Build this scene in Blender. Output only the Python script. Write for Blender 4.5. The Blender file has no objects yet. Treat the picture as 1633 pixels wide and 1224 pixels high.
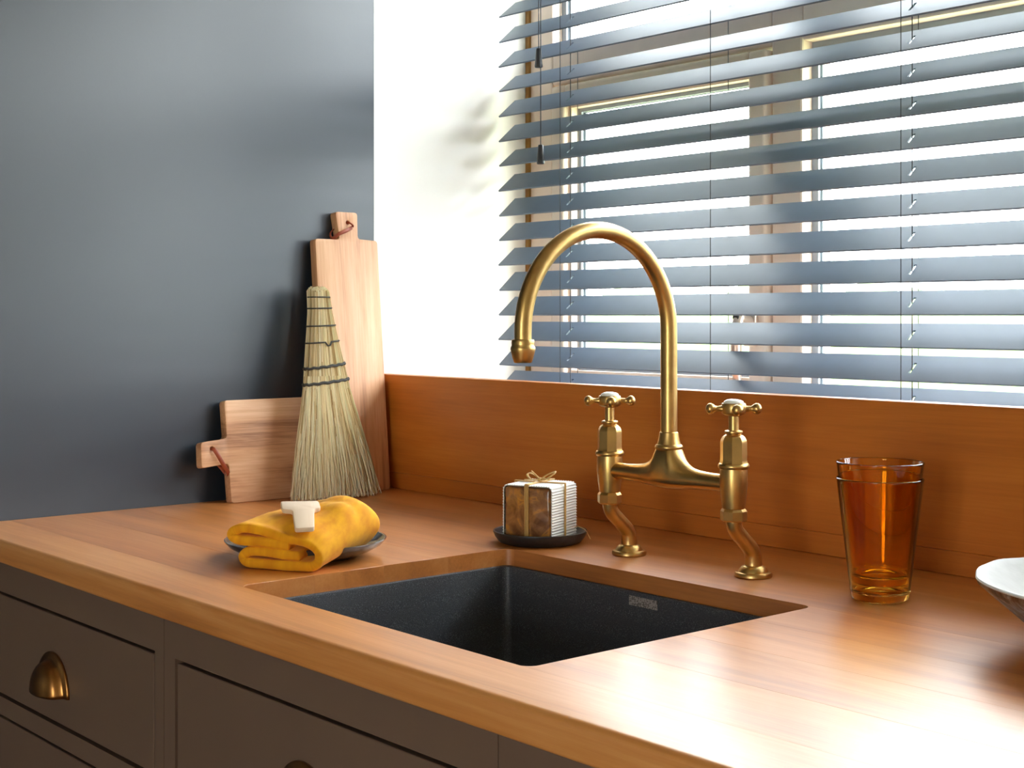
import bpy, bmesh, math, random
from math import pi, sin, cos, radians
from mathutils import Vector, Matrix

random.seed(7)
SC = bpy.context.scene
COL = SC.collection

# ------------------------------------------------------------------ camera
CAMZ = 1.22
YAW = radians(49.358)
cam_d = bpy.data.cameras.new('camera')
cam = bpy.data.objects.new('camera', cam_d)
COL.objects.link(cam)
cam.location = (0, 0, CAMZ)
cam.rotation_euler = (pi / 2, 0, YAW)
cam_d.sensor_fit = 'HORIZONTAL'
cam_d.sensor_width = 36.0
cam_d.lens = 2277.0 / 1633.0 * 36.0
cam_d.shift_y = -(612.0 - 503.1) / 1633.0
cam_d.clip_start = 0.02
SC.camera = cam

# ------------------------------------------------------------------ world / light / exposure
SKY = 21.0
w = bpy.data.worlds.new('sky')
SC.world = w
w.use_nodes = True
bg = w.node_tree.nodes['Background']
bg.inputs['Color'].default_value = (0.93, 0.97, 1.0, 1)
bg.inputs['Strength'].default_value = SKY


def portal(name, loc, rot, sx, sy):
    d = bpy.data.lights.new(name, 'AREA')
    d.shape = 'RECTANGLE'
    d.size = sx
    d.size_y = sy
    d.cycles.is_portal = True
    o = bpy.data.objects.new(name, d)
    COL.objects.link(o)
    o.location = loc
    o.rotation_euler = rot


portal('daylight_portal_sink_window', (-1.10, 1.93, 1.62), (-pi / 2, 0, 0), 1.96, 1.24)
portal('daylight_portal_fill_door', (1.0, -3.53, 1.05), (pi / 2, 0, 0), 1.2, 2.1)  # fill daylight through the added door behind the camera

SC.view_settings.view_transform = 'Standard'
SC.view_settings.look = 'None'
SC.view_settings.gamma = 1.0
SC.view_settings.use_curve_mapping = False
SC.view_settings.exposure = 0.0
cy = SC.cycles
cy.use_denoising = True
cy.max_bounces = 14
cy.diffuse_bounces = 6
cy.glossy_bounces = 6
cy.transmission_bounces = 14
cy.transparent_max_bounces = 16
cy.sample_clamp_indirect = 12.0
cy.blur_glossy = 0.5


# ------------------------------------------------------------------ helpers
def lin(r, g, b, a=1.0):
    def f(c):
        c /= 255.0
        return c / 12.92 if c <= 0.04045 else ((c + 0.055) / 1.055) ** 2.4
    return (f(r), f(g), f(b), a)


class MatB:
    def __init__(self, name):
        self.m = bpy.data.materials.new(name)
        self.m.use_nodes = True
        self.t = self.m.node_tree
        self.p = self.t.nodes['Principled BSDF']

    def n(self, typ, **kw):
        nd = self.t.nodes.new(typ)
        for k, v in kw.items():
            if k in nd.inputs:
                nd.inputs[k].default_value = v
            else:
                setattr(nd, k, v)
        return nd

    def l(self, a, b):
        self.t.links.new(a, b)

    def ramp(self, fac, stops):
        r = self.n('ShaderNodeValToRGB')
        el = r.color_ramp.elements
        while len(el) < len(stops):
            el.new(0.5)
        for e, (pos, c) in zip(el, stops):
            e.position = pos
            e.color = c
        self.l(fac, r.inputs['Fac'])
        return r

    def bump(self, h, strength, dist=0.001):
        b = self.n('ShaderNodeBump', Strength=strength, Distance=dist)
        self.l(h, b.inputs['Height'])
        self.l(b.outputs['Normal'], self.p.inputs['Normal'])
        return b


def plain(name, col, rough=0.5, metal=0.0, noise=0.06, nscale=30, bump=0.0, bscale=400, spec=0.5, coat=0.0):
    """Paint, metal or clay with slight tonal variation and fine relief."""
    b = MatB(name)
    tc = b.n('ShaderNodeTexCoord')
    nz = b.n('ShaderNodeTexNoise', Scale=nscale, Detail=4.0)
    b.l(tc.outputs['Object'], nz.inputs['Vector'])
    lo = tuple(c * (1 - noise) for c in col[:3]) + (1,)
    hi = tuple(min(1, c * (1 + noise)) for c in col[:3]) + (1,)
    r = b.ramp(nz.outputs['Fac'], [(0.3, lo), (0.7, hi)])
    b.l(r.outputs['Color'], b.p.inputs['Base Color'])
    b.p.inputs['Roughness'].default_value = rough
    b.p.inputs['Metallic'].default_value = metal
    b.p.inputs['Specular IOR Level'].default_value = spec
    b.p.inputs['Coat Weight'].default_value = coat
    if bump:
        n2 = b.n('ShaderNodeTexNoise', Scale=bscale, Detail=3.0)
        b.l(tc.outputs['Object'], n2.inputs['Vector'])
        b.bump(n2.outputs['Fac'], bump)
    return b.m


def wood(name, dark, mid, light, axis=0, rough=0.35, fig=1.0, tint=True, coat=0.0, spec=0.5, bumps=0.12, spread=0.22, fine=0.35):
    """Grain runs along the local axis; Object Info colour tints each board."""
    b = MatB(name)
    tc = b.n('ShaderNodeTexCoord')
    oi = b.n('ShaderNodeObjectInfo')
    rnd = b.n('ShaderNodeVectorMath', operation='SCALE')
    cmb = b.n('ShaderNodeCombineXYZ')
    for i in range(3):
        b.l(oi.outputs['Random'], cmb.inputs[i])
    b.l(cmb.outputs[0], rnd.inputs[0])
    rnd.inputs['Scale'].default_value = 7.3
    add = b.n('ShaderNodeVectorMath', operation='ADD')
    b.l(tc.outputs['Object'], add.inputs[0])
    b.l(rnd.outputs[0], add.inputs[1])

    def mapped(along, across):
        mp = b.n('ShaderNodeMapping')
        s = [across] * 3
        s[axis] = along
        mp.inputs['Scale'].default_value = s
        b.l(add.outputs[0], mp.inputs['Vector'])
        return mp.outputs[0]
    n1 = b.n('ShaderNodeTexNoise', Scale=1.0, Detail=5.0, Roughness=0.6, Distortion=0.6)
    b.l(mapped(1.6 * fig, 16 * fig), n1.inputs['Vector'])
    n2 = b.n('ShaderNodeTexNoise', Scale=1.0, Detail=4.0, Roughness=0.7)
    b.l(mapped(7, 330), n2.inputs['Vector'])
    n3 = b.n('ShaderNodeTexNoise', Scale=1.0, Detail=2.0)
    b.l(mapped(2.5, 5), n3.inputs['Vector'])
    m1 = b.n('ShaderNodeMath', operation='MULTIPLY_ADD')
    m1.inputs[1].default_value = fine
    b.l(n2.outputs['Fac'], m1.inputs[0])
    b.l(n1.outputs['Fac'], m1.inputs[2])
    m2 = b.n('ShaderNodeMath', operation='MULTIPLY_ADD')
    m2.inputs[1].default_value = 0.35
    b.l(n3.outputs['Fac'], m2.inputs[0])
    b.l(m1.outputs[0], m2.inputs[2])
    m3 = b.n('ShaderNodeMath', operation='MULTIPLY')
    m3.inputs[1].default_value = 0.6
    b.l(m2.outputs[0], m3.inputs[0])
    ce = 0.6 * (0.5 + 0.175 + 0.5 * fine)
    r = b.ramp(m3.outputs[0], [(ce - spread, dark), (ce, mid), (ce + spread, light)])
    if tint:
        mx = b.n('ShaderNodeMix', data_type='RGBA', blend_type='MULTIPLY')
        mx.inputs[0].default_value = 1.0
        b.l(r.outputs['Color'], mx.inputs[6])
        b.l(oi.outputs['Color'], mx.inputs[7])
        b.l(mx.outputs[2], b.p.inputs['Base Color'])
    else:
        b.l(r.outputs['Color'], b.p.inputs['Base Color'])
    b.p.inputs['Roughness'].default_value = rough
    b.p.inputs['Coat Weight'].default_value = coat
    b.p.inputs['Coat Roughness'].default_value = 0.25
    b.p.inputs['Specular IOR Level'].default_value = spec
    b.bump(n2.outputs['Fac'], bumps, 0.0006)
    return b.m


def tag(o, label=None, cat=None, group=None, kind=None):
    if label:
        o['label'] = label
    if cat:
        o['category'] = cat
    if group:
        o['group'] = group
    if kind:
        o['kind'] = kind
    return o


def empty(name, loc=(0, 0, 0), rz=0.0):
    o = bpy.data.objects.new(name, None)
    COL.objects.link(o)
    o.location = loc
    o.rotation_euler = (0, 0, rz)
    o.empty_display_size = 0.02
    return o


def mkobj(name, bm, mat, parent=None, smooth=None, loc=None):
    """bm is in the parent's local space (or world when there is no parent)."""
    bmesh.ops.recalc_face_normals(bm, faces=bm.faces[:])
    me = bpy.data.meshes.new(name)
    bm.to_mesh(me)
    bm.free()
    if smooth is not None:
        me.shade_smooth()
        if smooth < 180:
            me.set_sharp_from_angle(angle=radians(smooth))
    if mat:
        me.materials.append(mat)
    o = bpy.data.objects.new(name, me)
    COL.objects.link(o)
    if parent:
        o.parent = parent
    if loc:
        o.location = loc
    return o


def link_copy(o, name, parent, loc=None):
    c = o.copy()
    c.name = name
    COL.objects.link(c)
    c.parent = parent
    if loc is not None:
        c.location = loc
    return c


def box(bm, x0, x1, y0, y1, z0, z1):
    vs = [bm.verts.new((x, y, z)) for x in (x0, x1) for y in (y0, y1) for z in (z0, z1)]
    for f in ((0, 1, 3, 2), (4, 6, 7, 5), (0, 4, 5, 1), (2, 3, 7, 6), (0, 2, 6, 4), (1, 5, 7, 3)):
        bm.faces.new([vs[i] for i in f])
    return vs


def boxbm(*a, bevel=0.0, seg=2):
    bm = bmesh.new()
    box(bm, *a)
    if bevel:
        bmesh.ops.bevel(bm, geom=bm.edges[:], offset=bevel, segments=seg, affect='EDGES', profile=0.5)
    return bm


def prism(pts, z0, z1, bevel=0.0, seg=1, bm=None):
    """Extrude an outline in x,y from z0 to z1."""
    bm = bm or bmesh.new()
    lo = [bm.verts.new((p[0], p[1], z0)) for p in pts]
    hi = [bm.verts.new((p[0], p[1], z1)) for p in pts]
    n = len(pts)
    bm.faces.new(lo[::-1])
    bm.faces.new(hi)
    for i in range(n):
        j = (i + 1) % n
        bm.faces.new((lo[i], lo[j], hi[j], hi[i]))
    if bevel:
        bmesh.ops.recalc_face_normals(bm, faces=bm.faces[:])
        ed = [e for e in bm.edges if len(e.link_faces) == 2 and e.calc_face_angle() > 0.6]
        bmesh.ops.bevel(bm, geom=ed, offset=bevel, segments=seg, affect='EDGES', profile=0.5)
    return bm


def lathe(prof, n=32, bm=None, cx=0, cy_=0, cz=0, a0=0.0):
    """prof: (r, z) list from one end to the other; r=0 closes."""
    bm = bm or bmesh.new()
    rings = []
    for r, z in prof:
        if r < 1e-6:
            rings.append([bm.verts.new((cx, cy_, cz + z))])
        else:
            rings.append([bm.verts.new((cx + r * cos(a0 + 2 * pi * i / n), cy_ + r * sin(a0 + 2 * pi * i / n), cz + z)) for i in range(n)])
    for a, b in zip(rings[:-1], rings[1:]):
        for i in range(n):
            j = (i + 1) % n
            if len(a) == 1 and len(b) == 1:
                continue
            if len(a) == 1:
                bm.faces.new((a[0], b[j], b[i]))
            elif len(b) == 1:
                bm.faces.new((a[i], a[j], b[0]))
            else:
                bm.faces.new((a[i], a[j], b[j], b[i]))
    return bm


def tube(path, rad, n=12, bm=None, flat=1.0, up=None, cap=True):
    """Sweep a circle (or flattened ellipse) along 3D points."""
    bm = bm or bmesh.new()
    P = [Vector(p) for p in path]
    m = len(P)
    rr = rad if isinstance(rad, (list, tuple)) else [rad] * m
    T = []
    for i in range(m):
        t = P[min(i + 1, m - 1)] - P[max(i - 1, 0)]
        T.append(t.normalized())
    u = Vector(up) if up else (Vector((0, 0, 1)) if abs(T[0].z) < 0.9 else Vector((1, 0, 0)))
    rings = []
    for i in range(m):
        u = (u - T[i] * u.dot(T[i]))
        if u.length < 1e-6:
            u = T[i].orthogonal()
        u.normalize()
        v = T[i].cross(u)
        rings.append([bm.verts.new(P[i] + (u * cos(2 * pi * k / n) * flat + v * sin(2 * pi * k / n)) * rr[i]) for k in range(n)])
    for a, b in zip(rings[:-1], rings[1:]):
        for k in range(n):
            j = (k + 1) % n
            bm.faces.new((a[k], a[j], b[j], b[k]))
    if cap:
        bm.faces.new(rings[0][::-1])
        bm.faces.new(rings[-1])
    return bm


def spline(pts, per=8):
    """Catmull-Rom through points (any dimension)."""
    P = [tuple(p) for p in pts]
    out = []
    for i in range(len(P) - 1):
        p0, p1, p2, p3 = P[max(i - 1, 0)], P[i], P[i + 1], P[min(i + 2, len(P) - 1)]
        for k in range(per):
            t = k / per
            out.append(tuple(0.5 * ((2 * b) + (-a + c) * t + (2 * a - 5 * b + 4 * c - d) * t * t + (-a + 3 * b - 3 * c + d) * t ** 3)
                             for a, b, c, d in zip(p0, p1, p2, p3)))
    out.append(P[-1])
    return out


def interp(x, xs, ys):
    if x <= xs[0]:
        return ys[0]
    for a, b, c, d in zip(xs, xs[1:], ys, ys[1:]):
        if x <= b:
            return c + (d - c) * (x - a) / (b - a)
    return ys[-1]


# ------------------------------------------------------------------ materials
M = {}
M['wall_dark'] = plain('dark_blue_grey_paint', lin(45, 54, 66), rough=0.33, noise=0.03, nscale=3, bump=0.05, bscale=260, spec=0.75)
M['white'] = plain('white_plaster', lin(246, 246, 242), rough=0.7, noise=0.015, nscale=5, bump=0.06, bscale=120)
M['room'] = plain('warm_white_wall_paint', lin(226, 222, 214), rough=0.8, noise=0.02, nscale=4)
M['floor'] = wood('oak_floor', lin(120, 84, 52), lin(160, 118, 78), lin(186, 146, 102), rough=0.45)
M['worktop'] = wood('oiled_iroko_worktop', lin(150, 84, 35), lin(202, 128, 63), lin(224, 160, 96), rough=0.36, coat=0.0, spec=1.0, bumps=0.10)
M['upstand'] = wood('oiled_iroko_upstand', lin(156, 84, 24), lin(194, 112, 38), lin(214, 136, 56), rough=0.42, bumps=0.08)
M['board'] = wood('pale_teak_board', lin(140, 88, 56), lin(214, 160, 120), lin(236, 192, 152), axis=2, rough=0.5, fig=1.6, spread=0.16, fine=0.5)
M['cabinet'] = plain('brown_grey_cabinet_paint', lin(116, 92, 78), rough=0.42, noise=0.03, nscale=6, bump=0.03, bscale=300)
M['gap'] = plain('cabinet_inside_dark', lin(26, 22, 20), rough=0.8)
M['brass'] = plain('aged_brushed_brass', lin(208, 170, 108), rough=0.34, metal=1.0, noise=0.10, nscale=60, bump=0.04, bscale=900)
M['old_brass'] = plain('antique_brass', lin(170, 118, 66), rough=0.32, metal=1.0, noise=0.18, nscale=45, bump=0.03, bscale=700)
M['porcelain'] = plain('white_porcelain', lin(240, 240, 238), rough=0.15, noise=0.01)
M['slat'] = plain('slate_blue_slat_paint', lin(88, 102, 121), rough=0.48, noise=0.05, nscale=25, bump=0.06, bscale=500)
M['cord'] = plain('dark_braided_cord', lin(52, 54, 60), rough=0.7, noise=0.3, nscale=900)
M['tassel'] = plain('dark_tassel_wood', lin(44, 46, 52), rough=0.4)
M['frame'] = plain('taupe_window_frame', lin(226, 204, 188), rough=0.4, noise=0.03)
M['shadow_line'] = plain('golden_brown_shadow_line', lin(150, 108, 48), rough=0.5)  # brown of the shadow along the jamb joint
M['seal'] = plain('grey_glazing_seal', lin(150, 158, 170), rough=0.6)
M['chrome'] = plain('satin_metal_window_handle', lin(200, 180, 168), rough=0.3, metal=0.6)
M['keyhole'] = plain('black_key_cylinder', lin(24, 22, 22), rough=0.5)
M['dish'] = plain('matte_black_stoneware', lin(40, 38, 38), rough=0.42, noise=0.2, nscale=200)
M['soap'] = None
M['raffia'] = wood('pale_raffia', lin(176, 128, 60), lin(214, 172, 104), lin(236, 204, 146), axis=2, rough=0.6, tint=False)
M['leather'] = plain('reddish_leather_thong', lin(150, 66, 38), rough=0.45, noise=0.15, nscale=120)
M['tagwood'] = wood('bleached_maple', lin(218, 186, 158), lin(234, 208, 182), lin(244, 222, 200), axis=1, rough=0.5, tint=False)
M['binding'] = plain('charcoal_twine', lin(62, 60, 56), rough=0.8, noise=0.3, nscale=700)
M['grass'] = plain('lawn', lin(150, 160, 110), rough=0.9, noise=0.2, nscale=0.8)
M['hedge'] = plain('hedge_leaf', lin(120, 140, 90), rough=0.9, noise=0.3, nscale=3)
M['drain'] = plain('brushed_steel', lin(180, 180, 180), rough=0.3, metal=1.0)


def mat_sink():
    b = MatB('speckled_black_granite_composite')
    tc = b.n('ShaderNodeTexCoord')
    v = b.n('ShaderNodeTexNoise', Scale=1300.0, Detail=2.0)
    b.l(tc.outputs['Object'], v.inputs['Vector'])
    r = b.ramp(v.outputs['Fac'], [(0.50, lin(60, 63, 70)), (0.62, lin(84, 89, 98)), (0.74, lin(160, 168, 178))])
    b.l(r.outputs['Color'], b.p.inputs['Base Color'])
    b.p.inputs['Roughness'].default_value = 0.42
    b.bump(v.outputs['Fac'], 0.12, 0.0005)
    return b.m


M['sink'] = mat_sink()


def mat_plate(name, inside, outside):
    b = MatB(name)
    tc = b.n('ShaderNodeTexCoord')
    nz = b.n('ShaderNodeTexNoise', Scale=40.0, Detail=5.0)
    b.l(tc.outputs['Object'], nz.inputs['Vector'])
    r = b.ramp(nz.outputs['Fac'], [(0.3, inside), (0.7, outside)])
    b.l(r.outputs['Color'], b.p.inputs['Base Color'])
    b.p.inputs['Roughness'].default_value = 0.16
    b.p.inputs['Coat Weight'].default_value = 0.4
    return b.m


M['plate'] = mat_plate('glazed_charcoal_stoneware', lin(52, 53, 56), lin(84, 86, 90))


def mat_fabric():
    b = MatB('mustard_linen')
    tc = b.n('ShaderNodeTexCoord')
    nz = b.n('ShaderNodeTexNoise', Scale=60.0, Detail=6.0)
    b.l(tc.outputs['UV'], nz.inputs['Vector'])
    r = b.ramp(nz.outputs['Fac'], [(0.3, lin(232, 148, 0)), (0.7, lin(255, 184, 10))])
    b.l(r.outputs['Color'], b.p.inputs['Base Color'])
    b.p.inputs['Roughness'].default_value = 0.85
    b.p.inputs['Sheen Weight'].default_value = 0.08
    w1 = b.n('ShaderNodeTexWave', Scale=330.0, Distortion=2.5, bands_direction='X')
    w2 = b.n('ShaderNodeTexWave', Scale=330.0, Distortion=2.5, bands_direction='Y')
    for x in (w1, w2):
        b.l(tc.outputs['UV'], x.inputs['Vector'])
    ad = b.n('ShaderNodeMath', operation='ADD')
    b.l(w1.outputs['Fac'], ad.inputs[0])
    b.l(w2.outputs['Fac'], ad.inputs[1])
    b.bump(ad.outputs[0], 0.22, 0.0004)
    return b.m


M['linen'] = mat_fabric()


def mat_soap():
    b = MatB('brown_soap_under_cellophane')
    tc = b.n('ShaderNodeTexCoord')
    nz = b.n('ShaderNodeTexNoise', Scale=28.0, Detail=4.0, Distortion=2.5)
    b.l(tc.outputs['Object'], nz.inputs['Vector'])
    r = b.ramp(nz.outputs['Fac'], [(0.35, lin(120, 76, 44)), (0.52, lin(162, 112, 68)), (0.60, lin(196, 132, 58)), (0.68, lin(150, 100, 62))])
    b.l(r.outputs['Color'], b.p.inputs['Base Color'])
    b.p.inputs['Roughness'].default_value = 0.28
    b.p.inputs['Coat Weight'].default_value = 0.7
    b.p.inputs['Coat Roughness'].default_value = 0.12
    v = b.n('ShaderNodeTexVoronoi', Scale=40.0, feature='DISTANCE_TO_EDGE')
    b.l(tc.outputs['Object'], v.inputs['Vector'])
    b.bump(v.outputs['Distance'], 0.5, 0.004)
    return b.m


M['soap'] = mat_soap()
M['paper'] = plain('white_corrugated_paper', lin(234, 234, 232), rough=0.7, noise=0.02)


def mat_straw():
    b = MatB('broomcorn_straw')
    g = b.n('ShaderNodeNewGeometry')
    r = b.ramp(g.outputs['Random Per Island'], [(0.0, lin(184, 158, 112)), (0.25, lin(234, 216, 178)), (0.6, lin(250, 240, 214)), (0.85, lin(218, 214, 182)), (1.0, lin(254, 250, 234))])
    b.l(r.outputs['Color'], b.p.inputs['Base Color'])
    b.p.inputs['Roughness'].default_value = 0.55
    return b.m


M['straw'] = mat_straw()


def mat_glass_amber():
    b = MatB('amber_glass')
    b.p.inputs['Base Color'].default_value = (0.98, 0.71, 0.20, 1)
    b.p.inputs['Transmission Weight'].default_value = 1.0
    b.p.inputs['Roughness'].default_value = 0.0
    b.p.inputs['IOR'].default_value = 1.48
    tc = b.n('ShaderNodeTexCoord')
    nz = b.n('ShaderNodeTexNoise', Scale=35.0, Detail=1.0)
    b.l(tc.outputs['Object'], nz.inputs['Vector'])
    b.bump(nz.outputs['Fac'], 0.05, 0.002)
    return b.m


M['amber'] = mat_glass_amber()


def mat_pane():
    b = MatB('clear_window_glass')
    b.t.nodes.remove(b.p)
    tr = b.n('ShaderNodeBsdfTransparent', Color=(0.97, 0.985, 0.98, 1))
    gl = b.n('ShaderNodeBsdfGlossy', Roughness=0.0)
    mx = b.n('ShaderNodeMixShader')
    mx.inputs[0].default_value = 0.05
    b.l(tr.outputs[0], mx.inputs[1])
    b.l(gl.outputs[0], mx.inputs[2])
    b.l(mx.outputs[0], b.t.nodes['Material Output'].inputs['Surface'])
    return b.m


M['pane'] = mat_pane()


def mat_bark():
    b = MatB('weathered_bark')
    tc = b.n('ShaderNodeTexCoord')
    mp = b.n('ShaderNodeMapping')
    mp.inputs['Scale'].default_value = (1, 1, 0.25)
    b.l(tc.outputs['Object'], mp.inputs['Vector'])
    nz = b.n('ShaderNodeTexNoise', Scale=70.0, Detail=6.0, Distortion=1.0)
    b.l(mp.outputs[0], nz.inputs['Vector'])
    r = b.ramp(nz.outputs['Fac'], [(0.32, lin(44, 30, 22)), (0.48, lin(104, 66, 40)), (0.60, lin(130, 118, 110)), (0.74, lin(190, 186, 184))])
    b.l(r.outputs['Color'], b.p.inputs['Base Color'])
    b.p.inputs['Roughness'].default_value = 0.5
    b.bump(nz.outputs['Fac'], 0.6, 0.004)
    return b.m


M['bark'] = mat_bark()
M['chalk'] = plain('chalky_white_glaze', lin(206, 207, 208), rough=0.55, noise=0.06, nscale=60, bump=0.2, bscale=160)


def mat_sticker():
    b = MatB('silver_maker_label')
    tc = b.n('ShaderNodeTexCoord')
    mp = b.n('ShaderNodeMapping')
    mp.inputs['Scale'].default_value = (420, 1, 500)
    b.l(tc.outputs['Object'], mp.inputs['Vector'])
    nz = b.n('ShaderNodeTexNoise', Scale=1.0, Detail=1.0)
    b.l(mp.outputs[0], nz.inputs['Vector'])
    r = b.ramp(nz.outputs['Fac'], [(0.42, lin(120, 112, 110)), (0.55, lin(186, 178, 176))])
    b.l(r.outputs['Color'], b.p.inputs['Base Color'])
    b.p.inputs['Roughness'].default_value = 0.35
    b.p.inputs['Metallic'].default_value = 0.2
    return b.m


M['sticker'] = mat_sticker()

# ------------------------------------------------------------------ dimensions
CT = 0.92                 # worktop surface
XL = -2.07                # dark left wall
YF, YW = 0.724, 1.461     # worktop front edge, upstand face
SX0, SX1, SY0, SY1 = -1.4011, -0.9153, 0.8034, 1.1952   # sink cut-out
WX0, WX1 = XL, -0.14      # window opening
WZ0, WZ1 = 1.02, 2.22
WY = 1.82                 # window frame face
XR, YB, ZC = 2.6, -3.4, 2.55

# ------------------------------------------------------------------ setting
bm = boxbm(XL - 0.12, XL, YB - 0.12, 1.457, 0, ZC)
ed = [e for e in bm.edges if all(abs(v.co.x - XL) < 1e-5 and abs(v.co.y - 1.457) < 1e-5 for v in e.verts)]
bmesh.ops.bevel(bm, geom=ed, offset=0.0025, segments=3, affect='EDGES', profile=0.5)
tag(mkobj('wall_left', bm, M['wall_dark'], smooth=35), 'dark blue grey painted wall beside the window', kind='structure')
bm = boxbm(XL - 0.12, XL - 0.004, 1.457, 1.95, 0, ZC)
tag(mkobj('wall_reveal', bm, M['white']), 'white plaster window reveal between dark wall and blind', kind='structure')
bm = bmesh.new()
box(bm, XL - 0.004, XR, YW + 0.027, 1.95, 0, WZ0 - 0.02)
box(bm, XL - 0.004, XR, YW + 0.027, 1.95, WZ1, ZC)
box(bm, WX1, XR, YW + 0.027, 1.95, WZ0 - 0.02, WZ1)
tag(mkobj('wall_back', bm, M['white']), 'white wall around the window above the sink', kind='structure')
tag(mkobj('trim_1', boxbm(XL - 0.003, WX1, YW + 0.03, WY, WZ0 - 0.02, WZ0, bevel=0.002), M['white']), 'white window sill behind the wooden upstand', kind='structure')
tag(mkobj('floor', boxbm(XL, XR, YB, YW + 0.03, -0.1, 0), M['floor']), 'oak floor of the kitchen', kind='structure')
tag(mkobj('ceiling', boxbm(XL - 0.12, XR + 0.12, YB - 0.12, 1.95, ZC, ZC + 0.1), M['room']), 'white kitchen ceiling', kind='structure')
tag(mkobj('wall_right', boxbm(XR, XR + 0.12, YB - 0.12, 1.95, 0, ZC), M['room']), 'white wall to the right of the kitchen', kind='structure')
DX0, DX1, DZ1 = 0.4, 1.6, 2.1
bm = bmesh.new()
box(bm, XL, DX0, YB - 0.12, YB, 0, ZC)
box(bm, DX1, XR, YB - 0.12, YB, 0, ZC)
box(bm, DX0, DX1, YB - 0.12, YB, DZ1, ZC)
tag(mkobj('wall_front', bm, M['room']), 'white wall behind the camera with the door added for fill light', kind='structure')

# unseen glazed door behind the camera, added to let in fill daylight
d = empty('fill_door', (0, YB - 0.06, 0))
tag(d, 'glazed door added behind the camera for fill light', kind='structure')
bm = bmesh.new()
for x in (DX0, (DX0 + DX1) / 2 - 0.04, DX1 - 0.08):
    box(bm, x, x + 0.08, -0.03, 0.03, 0, DZ1)
box(bm, DX0, DX1, -0.03, 0.03, DZ1 - 0.08, DZ1)
box(bm, DX0, DX1, -0.03, 0.03, 0, 0.1)
mkobj('door_frame', bm, M['frame'], d)
for x0, x1 in ((DX0 + 0.08, (DX0 + DX1) / 2 - 0.04), ((DX0 + DX1) / 2 + 0.04, DX1 - 0.08)):
    mkobj('pane', boxbm(x0, x1, -0.004, 0.004, 0.1, DZ1 - 0.08), M['pane'], d)

# sink window -------------------------------------------------------
win = empty('window_1', (0, WY, 0))
tag(win, 'taupe framed window with casement behind the blind', kind='structure')
RZ = CAMZ  # heights below are measured from the lens
FD = 0.075
mx1, mx2 = -1.477, -0.73
zt0, zt1 = 1.655, 1.723      # transom


def frame_bar(name, x0, x1, z0, z1, y0=0.0, y1=FD, mat='frame', parent=None, bev=0.004):
    return mkobj(name, boxbm(x0, x1, y0, y1, z0, z1, bevel=bev), M[mat], parent or win)


frame_bar('jamb', WX0 - 0.004, -2.003, WZ0, WZ1)
frame_bar('jamb', -0.20, WX1, WZ0, WZ1)
frame_bar('frame_head', -2.003, -0.20, WZ1 - 0.06, WZ1)
frame_bar('frame_foot', -2.003, -0.20, WZ0, WZ0 + 0.05)
frame_bar('mullion', mx1, mx1 + 0.062, WZ0 + 0.05, WZ1 - 0.06)
frame_bar('mullion', mx2 - 0.062, mx2, WZ0 + 0.05, WZ1 - 0.06)
for x0, x1 in ((-2.003, mx1), (mx1 + 0.062, mx2 - 0.062), (mx2, -0.20)):
    frame_bar('transom', x0, x1, zt0, zt1)


def glazing(parent, x0, x1, z0, z1, y):
    p = mkobj('pane', boxbm(x0, x1, y, y + 0.006, z0, z1), M['pane'], parent)
    bm = bmesh.new()
    t = 0.012
    for yy in (y - 0.005, y + 0.0062):
        box(bm, x0, x0 + t, yy, yy + 0.0048, z0, z1)
        box(bm, x1 - t, x1, yy, yy + 0.0048, z0, z1)
        box(bm, x0 + t, x1 - t, yy, yy + 0.0048, z0, z0 + t)
        box(bm, x0 + t, x1 - t, yy, yy + 0.0048, z1 - t, z1)
    mkobj('glazing_seal', bm, M['seal'], parent if parent is win else parent)


def sash(x0, x1, z0, z1, wd=0.036, name='casement'):
    s = empty(name)
    s.parent = win
    for nm, a in (('stile', (x0, x0 + wd, z0, z1)), ('stile', (x1 - wd, x1, z0, z1)), ('rail', (x0 + wd, x1 - wd, z1 - wd, z1)), ('rail', (x0 + wd, x1 - wd, z0, z0 + wd))):
        mkobj(nm, boxbm(a[0], a[1], -0.012, 0.05, a[2], a[3], bevel=0.006, seg=3), M['frame'], s)
    # glazing beads
    bm = bmesh.new()
    i = wd
    t = 0.007
    for (a0, a1, b0, b1) in ((x0 + i, x0 + i + t, z0 + i, z1 - i), (x1 - i - t, x1 - i, z0 + i, z1 - i), (x0 + i + t, x1 - i - t, z0 + i, z0 + i + t), (x0 + i + t, x1 - i - t, z1 - i - t, z1 - i)):
        box(bm, a0, a1, 0.002, 0.02, b0, b1)
    mkobj('glazing_bead', bm, M['frame'], s)
    glazing(s, x0 + i + 0.002, x1 - i - 0.002, z0 + i + 0.002, z1 - i - 0.002, 0.026)
    return s


sash(-1.995, mx1 - 0.004, WZ0 + 0.055, zt0 - 0.004)
sash(mx2 + 0.004, -0.208, WZ0 + 0.055, zt0 - 0.004)
glazing(win, mx1 + 0.062, mx2 - 0.062, WZ0 + 0.05, zt0, 0.03)
for x0, x1 in ((-2.003, mx1), (mx1 + 0.062, mx2 - 0.062), (mx2, -0.20)):
    glazing(win, x0, x1, zt1, WZ1 - 0.06, 0.03)
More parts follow.
